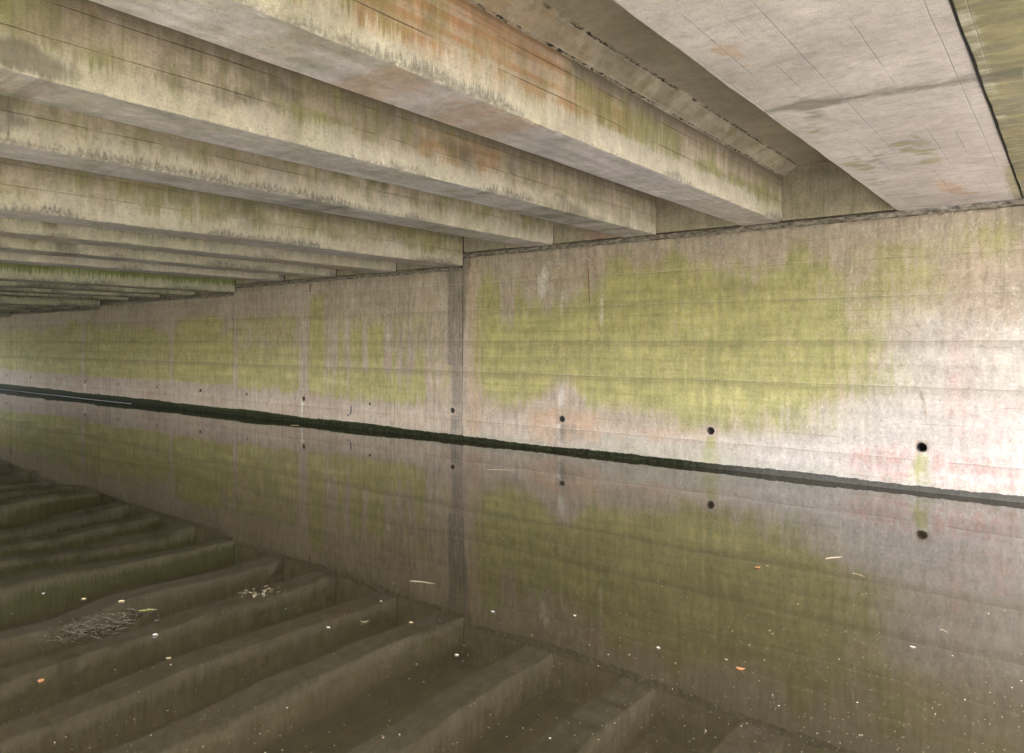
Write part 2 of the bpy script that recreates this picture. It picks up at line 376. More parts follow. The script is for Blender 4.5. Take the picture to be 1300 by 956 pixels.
def wall_masks(x, z):
    n1 = fbm(x*1.3, z*1.3, 3); n2 = fbm(x*6, z*.7, 5); n3 = fbm(x*.5, z*5, 9); ns = fbm(x*14, z*.5, 21)
    al = np.zeros_like(x); wh = al.copy(); orr = al.copy(); dk = al.copy(); pk = al.copy(); gr = al.copy(); wt = al.copy()
    def U(u): return wx(u)
    def A(arr, u0, v0, u1, v1, s, sx=.15, sz=.12):       # a soft patch between two spots of the wall
        xa, _ = on_wall(u0, 433); xb, _ = on_wall(u1, 433); um = (u0+u1)/2
        zt = on_wall(um, v0)[1]; zb = on_wall(um, v1)[1]
        np.maximum(arr, s*box(x+(n2-.5)*.25, z+(n1-.5)*.25, xa, xb, zb, zt, sx, sz), out=arr)
    # --- first section
    top = 2.66+.35*(n2-.5)*2-.35*np.exp(-((x-U(690))/.45)**2)+.1*np.sin(x*2.3)-.2*np.exp(-((x-U(745))/.3)**2)
    low = .62+.25*(n1-.5)+.42*np.exp(-((x-U(713))/.33)**2)+.12*ss(U(640), U(600), x)
    fade = ss(U(1230), U(990), x+.8*(n1-.5)+.3*(z-1.5)); low2 = low+.32*ss(U(930), U(1060), x)
    m = ss(U(585), U(628), x)*fade*ss(low2-.25, low2+.25, z)*(1-ss(top-.5, top+.35, z))
    m = m*(.55+.30*n3+.40*n1+.34*(n2-.4))
    al = np.maximum(al, m*1.0)
    A(al, 1190, 285, 1330, 320, .66, .5, .35); A(al, 1075, 300, 1200, 400, .50, .5, .3); A(al, 850, 330, 1075, 500, .55, .4, .2)
    al -= .75*box(x+.04*(n1-.5), z, U(634), U(652), 1.75, 2.9, .04, .25)          # bare stripe
    for u, z0, z1, w, s in ((688, 2.2, 2.7, .14, .8), (713, 1.85, 2.35, .05, .7), (764, 1.75, 2.4, .05, .8), (781, 1.95, 2.2, .04, .5), (836, 1.2, 2.6, .04, .4), (1085, 1.3, 2.6, .07, .4),
                          (713, .55, 1.02, .075, .95), (707, .1, .5, .03, .8), (720, 1.62, 1.72, .05, .7), (660, 1.9, 2.5, .03, .35), (1015, .35, 1.0, .05, .4)):
        wh += s*.8*box(x+.10*(n1-.5), z+.3*(n2-.5), U(u)-w*.8, U(u)+w*.8, z0, z1, .05+w*.4, .22)*(.5+ns)
    orr += .62*ss(U(590), U(594), x)*(1-ss(U(600), U(625), x))*(.55+.6*n1)
    A(orr, 650, 325, 960, 352, .46, .5, .25); A(orr, 670, 520, 770, 565, .95, .4, .2); A(orr, 790, 540, 900, 556, .7, .5, .12); A(dk, 712, 535, 732, 552, .6, .06, .05); A(dk, 690, 545, 745, 562, .45, .2, .04)
    A(orr, 950, 300, 1000, 500, .25); A(orr, 1080, 330, 1300, 400, .42, .6, .5); A(orr, 900, 290, 1200, 320, .38, .5, .3)
    A(pk, 725, 318, 850, 338, .72, .35, .28); A(pk, 1080, 572, 1310, 618, .98, .5, .12); A(pk, 1205, 420, 1235, 550, .8, .16, .5); A(pk, 1240, 500, 1310, 590, .72, .3, .3)
    al = np.maximum(al, .62*ss(U(1190), U(940), x)*ss(.25, .7, z)*(x > STEP[1])*(.7+.6*n2)*(1-ss(2.2, 2.7, z))*ss(U(800), U(880), x))
    gr += .80*ss(U(1010), U(1180), x+.8*(n1-.5))*(1-ss(1.4, 2.35, z+.5*(n1-.5)))
    gr += .55*ss(U(880), U(1000), x+.5*(n1-.5))*(1-ss(.7, 1.1, z+.2*(n1-.5)))
    gr += .35*ss(U(620), U(700), x)*(1-ss(.35, .6, z+.15*(n1-.5)))
    A(wt, 760, 560, 930, 590, .95, .3, .06); A(wt, 590, 560, 700, 575, .5)
    A(dk, 585, 325, 592, 420, .5, .03, .2)
    A(dk, 1290, 268, 1340, 330, .3)
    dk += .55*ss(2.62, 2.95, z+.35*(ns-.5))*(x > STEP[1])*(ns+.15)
    # marks by the first hole: yellow-green flare under it
    for (hx, hz, r) in HX[:2]:
        w = .06+.22*(hz-z)
        f = (1-ss(w*.3, w*1.3, np.abs(x-hx+.08*(n1-.5))))*ss(.02, .1, z)*(1-ss(hz-.05, hz, z))
        al = np.maximum(al, .50*f*(.7+.6*n2)); gr -= .3*f; pk -= .8*f
    # --- second section
    s2 = (x < STEP[1]) & (x > STEP[2])
    a2 = np.zeros_like(x)
    def B(u0, v0, u1, v1, s, sx=.1, sz=.12):
        nonlocal a2
        xa = U(u0); xb = U(u1); um = (u0+u1)/2; zt = on_wall(um, v0)[1]; zb = on_wall(um, v1)[1]
        a2 = np.maximum(a2, s*box(x+(n1-.5)*.18, z+(n2-.5)*.2, xa, xb, zb, zt, sx, sz))
    B(391, 372, 411, 520, 1.0, .1, .15); B(411, 470, 545, 520, .95, .25, .15); B(445, 418, 462, 510, .85); B(466, 412, 488, 510, .95); B(428, 420, 436, 510, .8, .05)
    B(496, 440, 502, 500, .7, .05); B(526, 440, 540, 510, .85); B(415, 395, 560, 500, .42, .2, .2); B(300, 400, 380, 505, .60, .25, .12); B(300, 440, 382, 500, .80, .2, .12)
    B(560, 450, 572, 515, .5, .08)
    al = np.where(s2, np.maximum(al*0, a2*(.55+.6*ns)), al)
    for u, z0, z1, w_ in ((424, .75, 2.15, .07), (441, .55, 2.2, .05), (463.5, 1.0, 2.1, .05), (493, .9, 2.0, .06), (508, .8, 1.8, .05), (520, .8, 1.9, .06), (545, .7, 1.9, .05)):
        wh += (.2+.3*((u*7.3) % 1))*box(x+.12*(n1-.5), z+.3*(n2-.5), U(u)-w_, U(u)+w_, z0, z1, .05, .3)*(.2+1.1*ns); al -= .5*box(x+.07*(n1-.5), z, U(u)-w_, U(u)+w_, z0, z1, .05, .3)
    # --- sections beyond
    s3 = x < STEP[2]
    a3 = .95*ss(.55, .75, z+.1*(n1-.5))*(1-ss(1.55, 2.25, z+.5*(n1-.5)+.3*(ns-.5)))*(.75+.4*n3)
    a3 = np.maximum(a3, 1.0*box(x+.3*(n1-.5), z, U(228), U(283), 1.3, 2.15, .5, .15))
    a3 = np.maximum(a3, .8*box(x+.3*(n1-.5), z, U(85), U(120), 1.3, 2.2, .5, .15))
    a3 = np.maximum(a3, .62*box(x, z, U(130), U(165), 1.3, 2.1, .5, .2))
    bd = _hash(np.floor(z/.205+.02*(n1-.5)), np.floor((x+50)/2.2), 7); bd2 = _hash(np.floor(z/.41), x*0, 9)
    a3 = a3*(.62+.34*bd+.25*bd2)*(.55+.5*ns+.5*n1); al = np.where(s3, a3, al)
    for u, wd in ((385, .10), (217, .10), (105, .16)):
        hx = U(u); w = wd+.42*np.exp(-((z-.42)/.16)**2)+.22*np.clip(z-1.5, 0, 2)
        f = 1-ss(w*.2, w*1.5, np.abs(x-hx+.12*(n1-.5)))
        al -= .7*f*(x < STEP[1])*(.4+1.0*n2); wh += .36*f*(z > .3)*(.2+n2)
    al -= .85*(1-ss(.36, .70, z+.2*(n1-.5)+.22*(ns-.5)))*(x < STEP[1])
    # vertical rust/soot staining beside the joints
    g1 = box(x+.05*(n1-.5), z, U(567.5), U(586.5), -.2, 2.8, .10, .1)*np.where(z < 1.2, .7*ss(U(570), U(576), x), 1)
    dk += 1.0*g1*(.85+.4*ns); al -= g1
    A(orr, 530, 365, 560, 395, .55, .35, .35); A(orr, 505, 345, 560, 362, .4); 
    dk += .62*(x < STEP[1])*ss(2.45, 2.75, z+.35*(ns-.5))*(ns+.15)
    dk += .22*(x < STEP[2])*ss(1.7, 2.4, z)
    for q_, (hx, hz, r) in enumerate(HX):
        wh += (.75 if q_ in (2, 5, 8, 10) else .3)*box(x+.05*(n1-.5), z, hx-r*1.1, hx+r*.4, .05, hz+.06, .03, .05)*(.4+.9*ns)
    for (hx, hz, r) in HX[2:]:
        dk += .5*box(x, z, hx-r*.8, hx+r*.8, .0, hz-.02, .04, .06)*(.6+.5*ns)
    orr += .42*(x < STEP[1])*(1-ss(.30, .5, z))*n1
    wt += .6*(1-ss(.1, .24, z+.08*(n1-.5)))
    st = np.stack([np.clip(a, 0, 1) for a in (al, wh, orr, dk)], 1)
    pt = np.stack([np.clip(a, 0, 1) for a in (pk, gr, wt, al*0)], 1)
    return st, pt

def seg(bps, step):
    out = [bps[0]]
    for a, b in zip(bps[:-1], bps[1:]):
        n = max(1, round(abs(b-a)/step)); out += list(np.linspace(a, b, n+1)[1:])
    return np.array(out)

wall = tag(empty('abutment_wall', (0, D, 0)), 'long board-marked concrete wall standing in the water, streaked with green algae, stepping down leftwards', 'wall')
for k in range(5):
    x1, x0, zt = STEP[k]-(.006 if k else 0), STEP[k+1]+(.006 if k < 4 else 0), TOPZ[k]
    hs = sorted([h for h in HX if x0+.1 < h[0] < x1-.1])
    bp = [x0]
    for h in hs: bp += [h[0]-.09, h[0]+.09]
    bp.append(x1)
    xs = []
    for i, (a, b) in enumerate(zip(bp[:-1], bp[1:])):
        if i % 2: q = np.linspace(a, b, 5)
        else: q = seg([a, b], .03 if a > -15 else .05)
        xs += list(q if not xs else q[1:])
    xs = np.array(xs); zs = seg([-.5, .468-.09, .468, .468+.09, zt-.0], .032)
    # exact 4 cells in the hole square
    zs = np.array(list(seg([-.5, .378], .04))+list(np.linspace(.378, .558, 5)[1:])+list(seg([.558, zt], .03)[1:]))
    nx, nz = len(xs), len(zs); XX, ZZ = np.meshgrid(xs, zs, indexing='ij'); fx, fz = XX.ravel(), ZZ.ravel()
    dy = (fbm(fx*.8, fz*.8, 40, 3)-.5)*.02+(fbm(fx*9, fz*9, 41, 3)-.5)*.004
    for zl, st_ in ((.34, .007), (1.115, .010), (1.61, .006)): dy += st_*ss(zl-.006, zl+.006, fz)*.6
    dy += (vnoise(fx*.02, np.floor(fz/.205), 44)-.5)*.003
    em = np.minimum(np.minimum(fx-x0, x1-fx), zt-fz); dy += .012*np.exp(-np.clip(em, 0, 1)/.015)*(fbm(fx*7, fz*7, 50)>.42)
    V = [(a, b, c) for a, b, c in zip(fx, dy, fz)]
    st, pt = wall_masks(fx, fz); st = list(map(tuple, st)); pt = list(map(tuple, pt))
    iz0 = int(np.argmin(abs(zs-.378))); skip = set()
    F_ = []
    hsq = []
    for h in hs:
        ix = int(np.argmin(abs(xs-(h[0]-.09)))); hsq.append((h, ix))
        for a in range(4):
            for b in range(4): skip.add((ix+a, iz0+b))
    for i in range(nx-1):
        for j in range(nz-1):
            if (i, j) not in skip:
                F_.append((i*nz+j, (i+1)*nz+j, (i+1)*nz+j+1, i*nz+j+1))
    pipes = []
    for (hx, hz, r), ix in hsq:
        loop = [(ix+a, iz0) for a in range(4)]+[(ix+4, iz0+b) for b in range(4)]+[(ix+4-a, iz0+4) for a in range(4)]+[(ix, iz0+4-b) for b in range(4)]
        idx = [i*nz+j for i, j in loop]; base = len(V)
        for i, j in loop:
            w = math.atan2(zs[j]-hz, xs[i]-hx); rr = r*(1+.12*(random.random()-.5))
            V.append((hx+rr*math.cos(w), .006, hz+rr*math.sin(w))); st.append((.0, .0, .0, .1)); pt.append((0, 0, 0, 0))
        for i, j in loop:
            w = math.atan2(zs[j]-hz, xs[i]-hx)
            V.append((hx+r*.94*math.cos(w), .28, hz+r*.94*math.sin(w))); st.append((.0, .0, .0, 1)); pt.append((0, 0, 0, 0))
        for q in range(16):
            q2 = (q+1) % 16
            F_.append((idx[q], idx[q2], base+q2, base+q)); F_.append((base+q, base+q2, base+16+q2, base+16+q))
        pipes.append((hx, hz, r))
    # sides, top, back
    b0 = len(V); V += [(x0, .45, -.5), (x1, .45, -.5), (x0, .45, zt), (x1, .45, zt)]; st += [(0, 0, 0, .4)]*4; pt += [(0, 0, 0, 0)]*4
    F_.append(tuple([i*nz+nz-1 for i in range(nx)]+[b0+3, b0+2])); F_.append(tuple([j for j in range(nz-1, -1, -1)]+[b0, b0+2]))
    F_.append(tuple([(nx-1)*nz+j for j in range(nz)]+[b0+3, b0+1])); F_.append((b0, b0+2, b0+3, b0+1))
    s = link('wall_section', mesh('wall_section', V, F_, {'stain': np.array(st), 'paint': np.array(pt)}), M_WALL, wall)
    s['label'] = ['nearest wall section, yellow-green algae fading to white and pink at the right', 'wall section with a grey-brown bare top and green streaks, left of the tall dark joint stain',
                  'third wall section, dark green lower half under a brown band', 'far wall section with yellow-green lower half', 'farthest wall section at the left end'][k]
    for hx, hz, r in pipes:
        m = MB(); n = 20; ro, ri = r*.93, r*.78
        for (yy, rr) in ((.022, ro), (.022, ri), (.26, ri), (.26, ro)):
            m.v += [(hx+rr*math.cos(2*math.pi*q/n), yy, hz+rr*math.sin(2*math.pi*q/n)) for q in range(n)]
        for a in range(4):
            b = (a+1) % 4
            m.f += [(a*n+q, a*n+(q+1) % n, b*n+(q+1) % n, b*n+q) for q in range(n)]
        p = m.build('weep_pipe', M_PIPE, wall)
        d = MB(); d.v = [(hx+ri*math.cos(2*math.pi*q/n), .2, hz+ri*math.sin(2*math.pi*q/n)) for q in range(n)]+[(hx+ri*math.cos(2*math.pi*q/n), .25, hz+ri*math.sin(2*math.pi*q/n)) for q in range(n)]
        d.f = [tuple(range(n)), tuple(range(n, 2*n))]+[(q, (q+1) % n, n+(q+1) % n, n+q) for q in range(n)]
        d.build('pipe_end', M_DARK, p)  # near-black disc closing the pipe
MB().box(-36.5, 3.2, .46, 1.2, -.6, 3.9).build('backing', M_DARK, wall)['label'] = 'dark body of the abutment behind its facing'

# crumbling bedding mortar between wall head and deck
BZ = [3.01, 2.81, 2.655, 2.525, 2.46]         # undersides of the beams
for k in range(5):
    x1, x0 = STEP[k]-.01, STEP[k+1]+.01; xs = seg([x0, x1], .025 if k < 2 else .05); V = []; F_ = []; prof = np.linspace(0, 1, 9)
    hgt = BZ[k]-TOPZ[k]+.035
    for x in xs:
        for q in prof:
            n = fbm(np.array(x*9), np.array(q*3+k*7), 71, 3)
            V.append((x, .07-.085*math.sin(math.pi*q)**.7*(.35+1.1*float(n))+.012*(1-q), TOPZ[k]-.012+hgt*q+.012*(float(vnoise(np.array(x*3), np.array(k*1.), 72))-.5)*math.sin(math.pi*q)))
    n = len(prof)
    for i in range(len(xs)-1):
        for j in range(n-1): F_.append((i*n+j, (i+1)*n+j, (i+1)*n+j+1, i*n+j+1))
    b = len(V); V += [(x0, .4, TOPZ[k]-.01), (x1, .4, TOPZ[k]-.01), (x0, .4, TOPZ[k]+hgt), (x1, .4, TOPZ[k]+hgt)]
    F_ += [(b, b+2, b+3, b+1)]
    link('bedding_mortar', mesh('bedding_mortar', V, F_), M_MORTAR, wall)

# moss and slime along the water line
def moss_material():
    g = G('wet_waterline_moss'); X = g.xyz(g.co); n = g.noise(g.co, 22, 6, .7); f = g.noise(g.co, 90, 4, .6)
    c = g.mix(g.mr(n, .35, .7), (.007, .008, .005), (.034, .038, .019))
    tip = g.mul(g.mr(X[2], .05, .1), g.mr(f, .4, .6)); c = g.mix(g.mul(tip, .45), c, (.06, .075, .022))
    c = g.mix(g.mr(X[0], -4.2, -2.6, 0, .8), c, g.mix(n, (.05, .048, .042), (.14, .13, .12)))
    g.P(Base_Color=c, Roughness=.75, Normal=g.bump(g.add(n, f), .02, 1)); g.p.inputs['Specular IOR Level'].default_value = .05
    return g.mat
M_MOSS = moss_material()
xs = np.concatenate([seg([-36.3, -15], .05), seg([-15, 3.1], .018)[1:]])
base = np.interp(xs, [-36, -22, -14, -10, -7, -4, 0, 3], [.20, .175, .15, .115, .085, .07, .08, .08])
V = []; F_ = []; q = 9
for i, x in enumerate(xs):
    n = float(fbm(np.array(x*9), np.array(0.), 90, 4)); n2 = float(vnoise(np.array(x*38), np.array(2.), 91)); n3 = float(fbm(np.array(x*1.1), np.array(5.), 93, 2))
    hh = base[i]*(.88+.24*n3)+.018*(n-.5)+.010*(n2-.5); th = .016+.008*n
    for j in range(q):
        a = j/(q-1)
        bul = th*math.sin(math.pi*min(1, .18+a*.82))**.6 if a < 1 else 0
        V.append((x+.006*(random.random()-.5), -bul-.002+.005*(random.random()-.5)*(j not in (0, q-1))+(.014 if j == q-1 else 0), -.12+(hh+.12)*a))
for i in range(len(xs)-1):
    for j in range(q-1): F_.append((i*q+j, (i+1)*q+j, (i+1)*q+j+1, i*q+j+1))
mo = link('moss_fringe', mesh('moss_fringe', V, F_), M_MOSS, wall); mo['label'] = 'dark wet moss and slime band along the waterline'

# chalk scribbles and a red paint run on the wall head
M_CHALK = simple('faint_white_chalk', (.38, .33, .30), (.50, .45, .42), 60, bump=.002); M_RED = simple('old_red_paint', (.17, .045, .04), (.24, .07, .06), 40, bump=.002)
def strokes(name, paths, w, mat, lab):
    m = MB()
    for P in paths:
        pts = [on_wall(*p) for p in P]; n0 = len(m.v)
        for i, (x, z) in enumerate(pts):
            a = np.array(pts[min(i+1, len(pts)-1)])-np.array(pts[max(i-1, 0)]); a = a/(np.linalg.norm(a)+1e-9); nn = np.array((-a[1], a[0]))*w*(.6+.5*random.random())/2
            for yy in (-.0125, -.009):
                m.v += [(x+nn[0], yy, z+nn[1]), (x-nn[0], yy, z-nn[1])]
        for i in range(len(pts)-1):
            a, b = n0+4*i, n0+4*i+4
            m.f += [(a, a+1, b+1, b), (a+2, b+2, b+3, a+3), (a, b, b+2, a+2), (a+1, a+3, b+3, b+1)]
    o = m.build(name, mat, wall); o['label'] = lab
def arc(cx, cy, rx, ry, a0, a1, n=10): return [(cx+rx*math.cos(R(a0+(a1-a0)*i/n)), cy+ry*math.sin(R(a0+(a1-a0)*i/n))) for i in range(n+1)]
strokes('chalk_mark', [arc(743, 334, 7.5, 6.5, 140, 395), [(737, 339), (736, 345)], ], .011, M_CHALK, 'faint white chalk hook drawn under the wall head')
strokes('chalk_mark', [[(694, 334), (701, 332)], [(698, 331), (699, 336)], [(702, 335), (716, 335.5)]], .009, M_CHALK, 'small faint chalk scribble left of the chalk hook')
strokes('paint_run', [[(747, 341), (747.3, 350), (748, 360), (748.2, 371), (748.8, 384)]], .011, M_RED, 'thin dark red vertical paint line')
strokes('paint_run', [[(394, 360), (394, 366), (393.8, 371)]], .035, M_RED, 'short red-brown run at the wall head left of the green column')
strokes('dark_mark', [[(1154, 492), (1159, 492.5), (1163, 494), (1167, 495)], [(1168, 495), (1171, 498), (1172.5, 503), (1173.5, 508), (1175, 515), (1176, 521), (1176.5, 528)]], .009, simple('brown_rust_run', (.30, .22, .15), (.40, .31, .23), 40, bump=.002), 'brown curved rust run above the nearest weep hole')
strokes('dark_mark', [[(446, 515), (446.3, 518), (446, 522), (445, 526)], [(441, 527), (444, 527.5)]], .035, simple('grey_violet_smear', (.10, .09, .10), (.16, .14, .15), 40, bump=.002), 'grey bracket-shaped smear low on the wall')

# ------------------------------------------------------------------ the beams
YB = -4.2                                        # beams run from the wall to here
def beam_mesh(xr, k, W, zb, zt, res, masks, seed):
    """cross-section walked from the far bottom corner round the underside and up the side that faces +x"""
    nW = max(2, round(W/.05)); nH = max(3, round((zt-zb)/res)); ys = seg([YB-D, -.004], res if res < .08 else .1)[::-1]
    P = [(-W, zt-zb)]+[(-W, (zt-zb)*.5), (-W, .012)]+[(-W+.012, 0)]+[(-W+W*i/nW, 0) for i in range(1, nW)]
    P += [(-.012, 0), (0, .012)]+[(0, (zt-zb)*i/nH) for i in range(1, nH+1)]
    P = np.array(P); n = len(P); N = len(ys)
    px = np.repeat(P[None, :, 0], N, 0); pz = np.repeat(P[None, :, 1], N, 0); py = np.repeat(ys[:, None], n, 1)
    w = (fbm(py*.6, px*0+seed, seed, 2)-.5)
    nx_ = px+w*.012+(fbm(py*5, pz*5, seed+3, 3)-.5)*.006; nz_ = pz+(fbm(py*1.2, px*3, seed+6, 3)-.5)*.010*(pz < .2)
    chip = np.clip(fbm(py*13, px*0, seed+8, 3)-.60, 0, .12)*.11*(np.exp(-((px)**2+(pz)**2)/.0012))
    nx_ -= chip; nz_ += chip*.8
    V = np.stack([nx_.ravel(), py.ravel(), nz_.ravel()], 1)
    F_ = [(i*n+j, i*n+j+1, (i+1)*n+j+1, (i+1)*n+j) for i in range(N-1) for j in range(n-1)]
    F_.append(tuple(range(n-1, -1, -1))); F_.append(tuple((N-1)*n+j for j in range(n))); F_.append((0, n-1, (N-1)*n+n-1, (N-1)*n)) if False else None
    F_ = [f for f in F_ if f]
    st = masks(V[:, 0], V[:, 1], V[:, 2], seed)
    return mesh('deck_beam', V, F_, {'stain': st})
def beam_masks(green, rust, white, dark, spots=()):
    def f(x, y, z, s):
        n1 = fbm(y*.9, z*2+s, s+30); n2 = fbm(y*5, z*.8, s+31); n3 = fbm(y*.5, z*0, s+33)
        al = green*(.45+.5*n3)*(.6+.7*n1)*(1-.5*ss(.35, .6, z)); orr = rust*ss(.5, .75, n1)*(.5+n3); wh = white*ss(.45, .7, n2)*(1-ss(.15, .4, z)); dk = dark*ss(.55, .75, fbm(y*1.3, z*3, s+35))
        for (kind, y0, y1, z0, z1, v) in spots:
            b = v*box(y+.3*(n1-.5), z+.1*(n2-.5), y0, y1, z0, z1, .22, .06)
            if kind == 'o': orr = np.maximum(orr, b)
            if kind == 'g': al = np.maximum(al, b)
            if kind == 'w': wh = np.maximum(wh, b)
            if kind == 'd': dk = np.maximum(dk, b)
            if kind == 'b': al = al*(1-b); orr = orr*(1-b)
        # end of the beam on the wall greener
        al = np.maximum(al, .5*green*ss(-.9, -.05, y))
        return np.stack([np.clip(a, 0, 1.5) for a in (al*1.15, orr*1.4, wh*1.4, dk*2.2)], 1)
    return f
def haunch(parent, W, zt, zb, res, sideways, orange=None, seed=0, bright=True):
    """sloping fillet between beam and deck; its two long edges are pitted"""
    h = zt-zb; a, b = .20, .12; ys = seg([YB-D, -.004], res)[::-1]; n = 11; V = []; F_ = []; st = []
    for y in ys:
        for j in range(n):
            t = j/(n-1); x = .0+a*t; z = h-b+b*t
            e = max(math.exp(-((t-.06)/.10)**2), math.exp(-((t-.94)/.10)**2))
            V.append((x if sideways > 0 else -W-x, y, z)); o = 0
            if orange: o = orange(y)
            st.append((0, o, e, 0))
        V.append((0.-.02 if sideways > 0 else -W+.02, y, h)); st.append((0, 0, 0, 0))
    n += 1; N = len(ys)
    for i in range(N-1):
        for j in range(n):
            q = (i*n+j, i*n+(j+1) % n, (i+1)*n+(j+1) % n, (i+1)*n+j); F_.append(q if sideways < 0 else q[::-1])
    F_.append(tuple(range(n))); F_.append(tuple((N-1)*n+j for j in range(n-1, -1, -1)))
    return link('haunch', mesh('haunch', V, F_, {'stain': np.array(st)}), M_HAUNCH if bright else M_SHADE, parent)  # inner haunches take the colour with shade painted in

ST = [3.66, 3.47, 3.31, 3.18, 3.12]             # deck soffits
beams = []
def mk(name_mat, xr, k, spots, green, rust, white, dark, seed, label, res):
    me = beam_mesh(xr, k, .49, BZ[k], ST[k], res, beam_masks(green, rust, white, dark, spots), seed)
    o = link('deck_beam', me, M_MBEAM if k >= 2 else M_BEAM); o.location = (xr, D, BZ[k])
    tag(o, label, 'beam', 'parallel concrete beams under the deck')
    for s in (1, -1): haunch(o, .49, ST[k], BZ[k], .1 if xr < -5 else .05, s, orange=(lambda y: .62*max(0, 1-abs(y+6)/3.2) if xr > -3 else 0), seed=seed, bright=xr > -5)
    beams.append((o, xr, k)); return o
def yA(u, v, xr): return on_x(u, v, xr)[0]-D
A_ = -2.75
spA = [('o', yA(300, 0, A_)-.6, yA(690, 110, A_), .09, .60, 1.), ('o', yA(520, 60, A_), yA(720, 130, A_), .3, .6, .7), ('o', yA(672, 110, A_), yA(800, 170, A_), .15, .42, .72), ('o', yA(330, 0, A_), yA(520, 80, A_), .10, .60, .85),
       ('o', -6.2, -4.8, -.1, .02, .8), ('w', yA(460, 60, A_), yA(680, 150, A_), .0, .09, .9), ('w', yA(740, 190, A_), yA(960, 280, A_), .03, .16, .9), ('g', yA(720, 160, A_), yA(870, 220, A_), .08, .45, .6),
       ('g', yA(880, 200, A_), -.05, .05, .30, .7), ('b', yA(560, 100, A_), yA(600, 120, A_), -.1, .2, .5)]
mk(M_BEAM, A_, 0, spA, .55, .25, .5, .15, 3, 'nearest deep narrow beam, its side stained rusty orange above a pink-grey underside', .035)
B_ = -4.39
spB = [('o', yA(88, 45, B_), yA(110, 60, B_), .25, .5, .7), ('o', yA(520, 160, B_), yA(640, 210, B_), .1, .45, .55), ('g', yA(110, 60, B_), yA(160, 80, B_), .0, .3, .8), ('g', yA(350, 140, B_), yA(450, 170, B_), .02, .3, .85), ('w', yA(410, 190, B_), yA(650, 260, B_), .0, .14, .8), ('d', yA(0, 70, B_), yA(90, 100, B_), .0, .14, .7)]
mk(M_BEAM, B_, 0, spB, .62, .25, .5, .25, 8, 'second deep beam behind the orange-stained one, olive side with a small red-brown patch at the far left', .04)
mk(M_BEAM, -6.04, 0, [('g', -1.2, -.1, .1, .4, .5)], .6, .15, .5, .3, 15, 'third deep beam, grey-beige side with a dark toothed drip fringe along its lower edge', .045)
mk(M_BEAM, -7.80, 1, [('o', -9, -6.5, .1, .4, .5)], .6, .35, .6, .2, 22, 'cream-sided beam ending directly on the step in the wall above the tall dark stain', .05)
labs = {-9.35: 'beam with a reddish and olive side, first one left of the beam over the wall step', -10.98: 'thin-looking grey-lilac beam, two left of the beam over the wall step', -12.60: 'grey beam in front of the bright green one, last before the second wall step',
        -14.38: 'vivid moss-green sided beam ending on the second wall step'}
mk(M_BEAM, -9.35, 1, [], .8, .45, .4, .3, 31, labs[-9.35], .06)
mk(M_BEAM, -10.98, 1, [], .8, .25, .4, .3, 38, labs[-10.98], .08)
mk(M_BEAM, -12.60, 1, [], .35, .05, .8, .5, 45, labs[-12.60], .08)
mk(M_BEAM, -14.38, 2, [('g', -12, 0, .0, .6, 1.)], 1.3, .0, .3, .0, 52, labs[-14.38], .08)
far0 = mk(M_BEAM, -16.02, 2, [], 1.1, .0, .4, .25, 59, 'dark green beam just left of the vivid green one', .1)
words = ['second thin green beam left of the vivid green one', 'third thin green beam left of the vivid green one, last before the third wall step', 'dull grey-green beam ending on the third wall step', 'first faint beam beyond the third wall step',
         'second faint beam beyond the third wall step', 'third faint beam beyond the third wall step, almost edge-on', 'beam ending on the fourth wall step at the far left', 'thin far beam one past the fourth wall step', 'thin far beam two past the fourth wall step',
         'thin far beam three past the fourth wall step', 'outermost far beam at the left mouth of the bridge']
for w, (xr, k) in zip(words, ((-17.66, 2), (-19.28, 2), (-20.93, 3), (-22.57, 3), (-24.2, 3), (-25.85, 3), (-27.48, 4), (-29.1, 4), (-30.75, 4), (-32.4, 4), (-34.9, 4))):
    if xr < -28.6: pass
    c = far0.copy(); COL.objects.link(c); c.location = (xr, D, BZ[k]); c['label'] = w
    for ch in list(far0.children):
        d = ch.copy(); COL.objects.link(d); d.parent = c
    beams.append((c, xr, k))

# wide smooth beam and green slab at the near end
def wide_slab(name, x0, x1, z0, z1, mat, mask, lab, cat, edge_r=.004):
    xs = np.concatenate([[x0], seg([x0+edge_r, x1-edge_r], .035), [x1]]); ys = seg([YB, D-.004], .04); n = len(ys); V = []; F_ = []
    XX, YY = np.meshgrid(xs, ys, indexing='ij'); x, y = XX.ravel(), YY.ravel()
    z = np.where((x <= x0) | (x >= x1), z0+edge_r, z0)+(fbm(x*1.5, y*1.5, 61, 3)-.5)*.010+(fbm(x*12, y*12, 62, 2)-.5)*.003
    xx = x+(fbm(x*0, y*2.3, 63, 3)-.5)*.014*((x <= x0+.02) | (x >= x1-.02)); st = mask(x, y)
    N = len(xs); V = np.stack([xx, y-D, z-z0], 1)
    F_ = [(i*n+j, i*n+j+1, (i+1)*n+j+1, (i+1)*n+j) for i in range(N-1) for j in range(n-1)]
    b = len(V); top = np.array([(x0, YB-D, z1-z0), (x0, -.004, z1-z0), (x1, -.004, z1-z0), (x1, YB-D, z1-z0)]); V = np.concatenate([V, top]); st = np.concatenate([st, np.zeros((4, 4))])
    L = [j for j in range(n)]; Rr = [(N-1)*n+j for j in range(n)]
    F_ += [tuple(L[::-1]+[b, b+1]), tuple(Rr+[b+2, b+3]), tuple([i*n for i in range(N)]+[b+3, b]), tuple([i*n+n-1 for i in range(N)][::-1]+[b+1, b+2]), (b, b+3, b+2, b+1)]
    o = link(name, mesh(name, V, F_, {'stain': st}), mat); o.location = (0, D, z0); tag(o, lab, cat); return o
XL, XR = wx(1140), wx(1299)
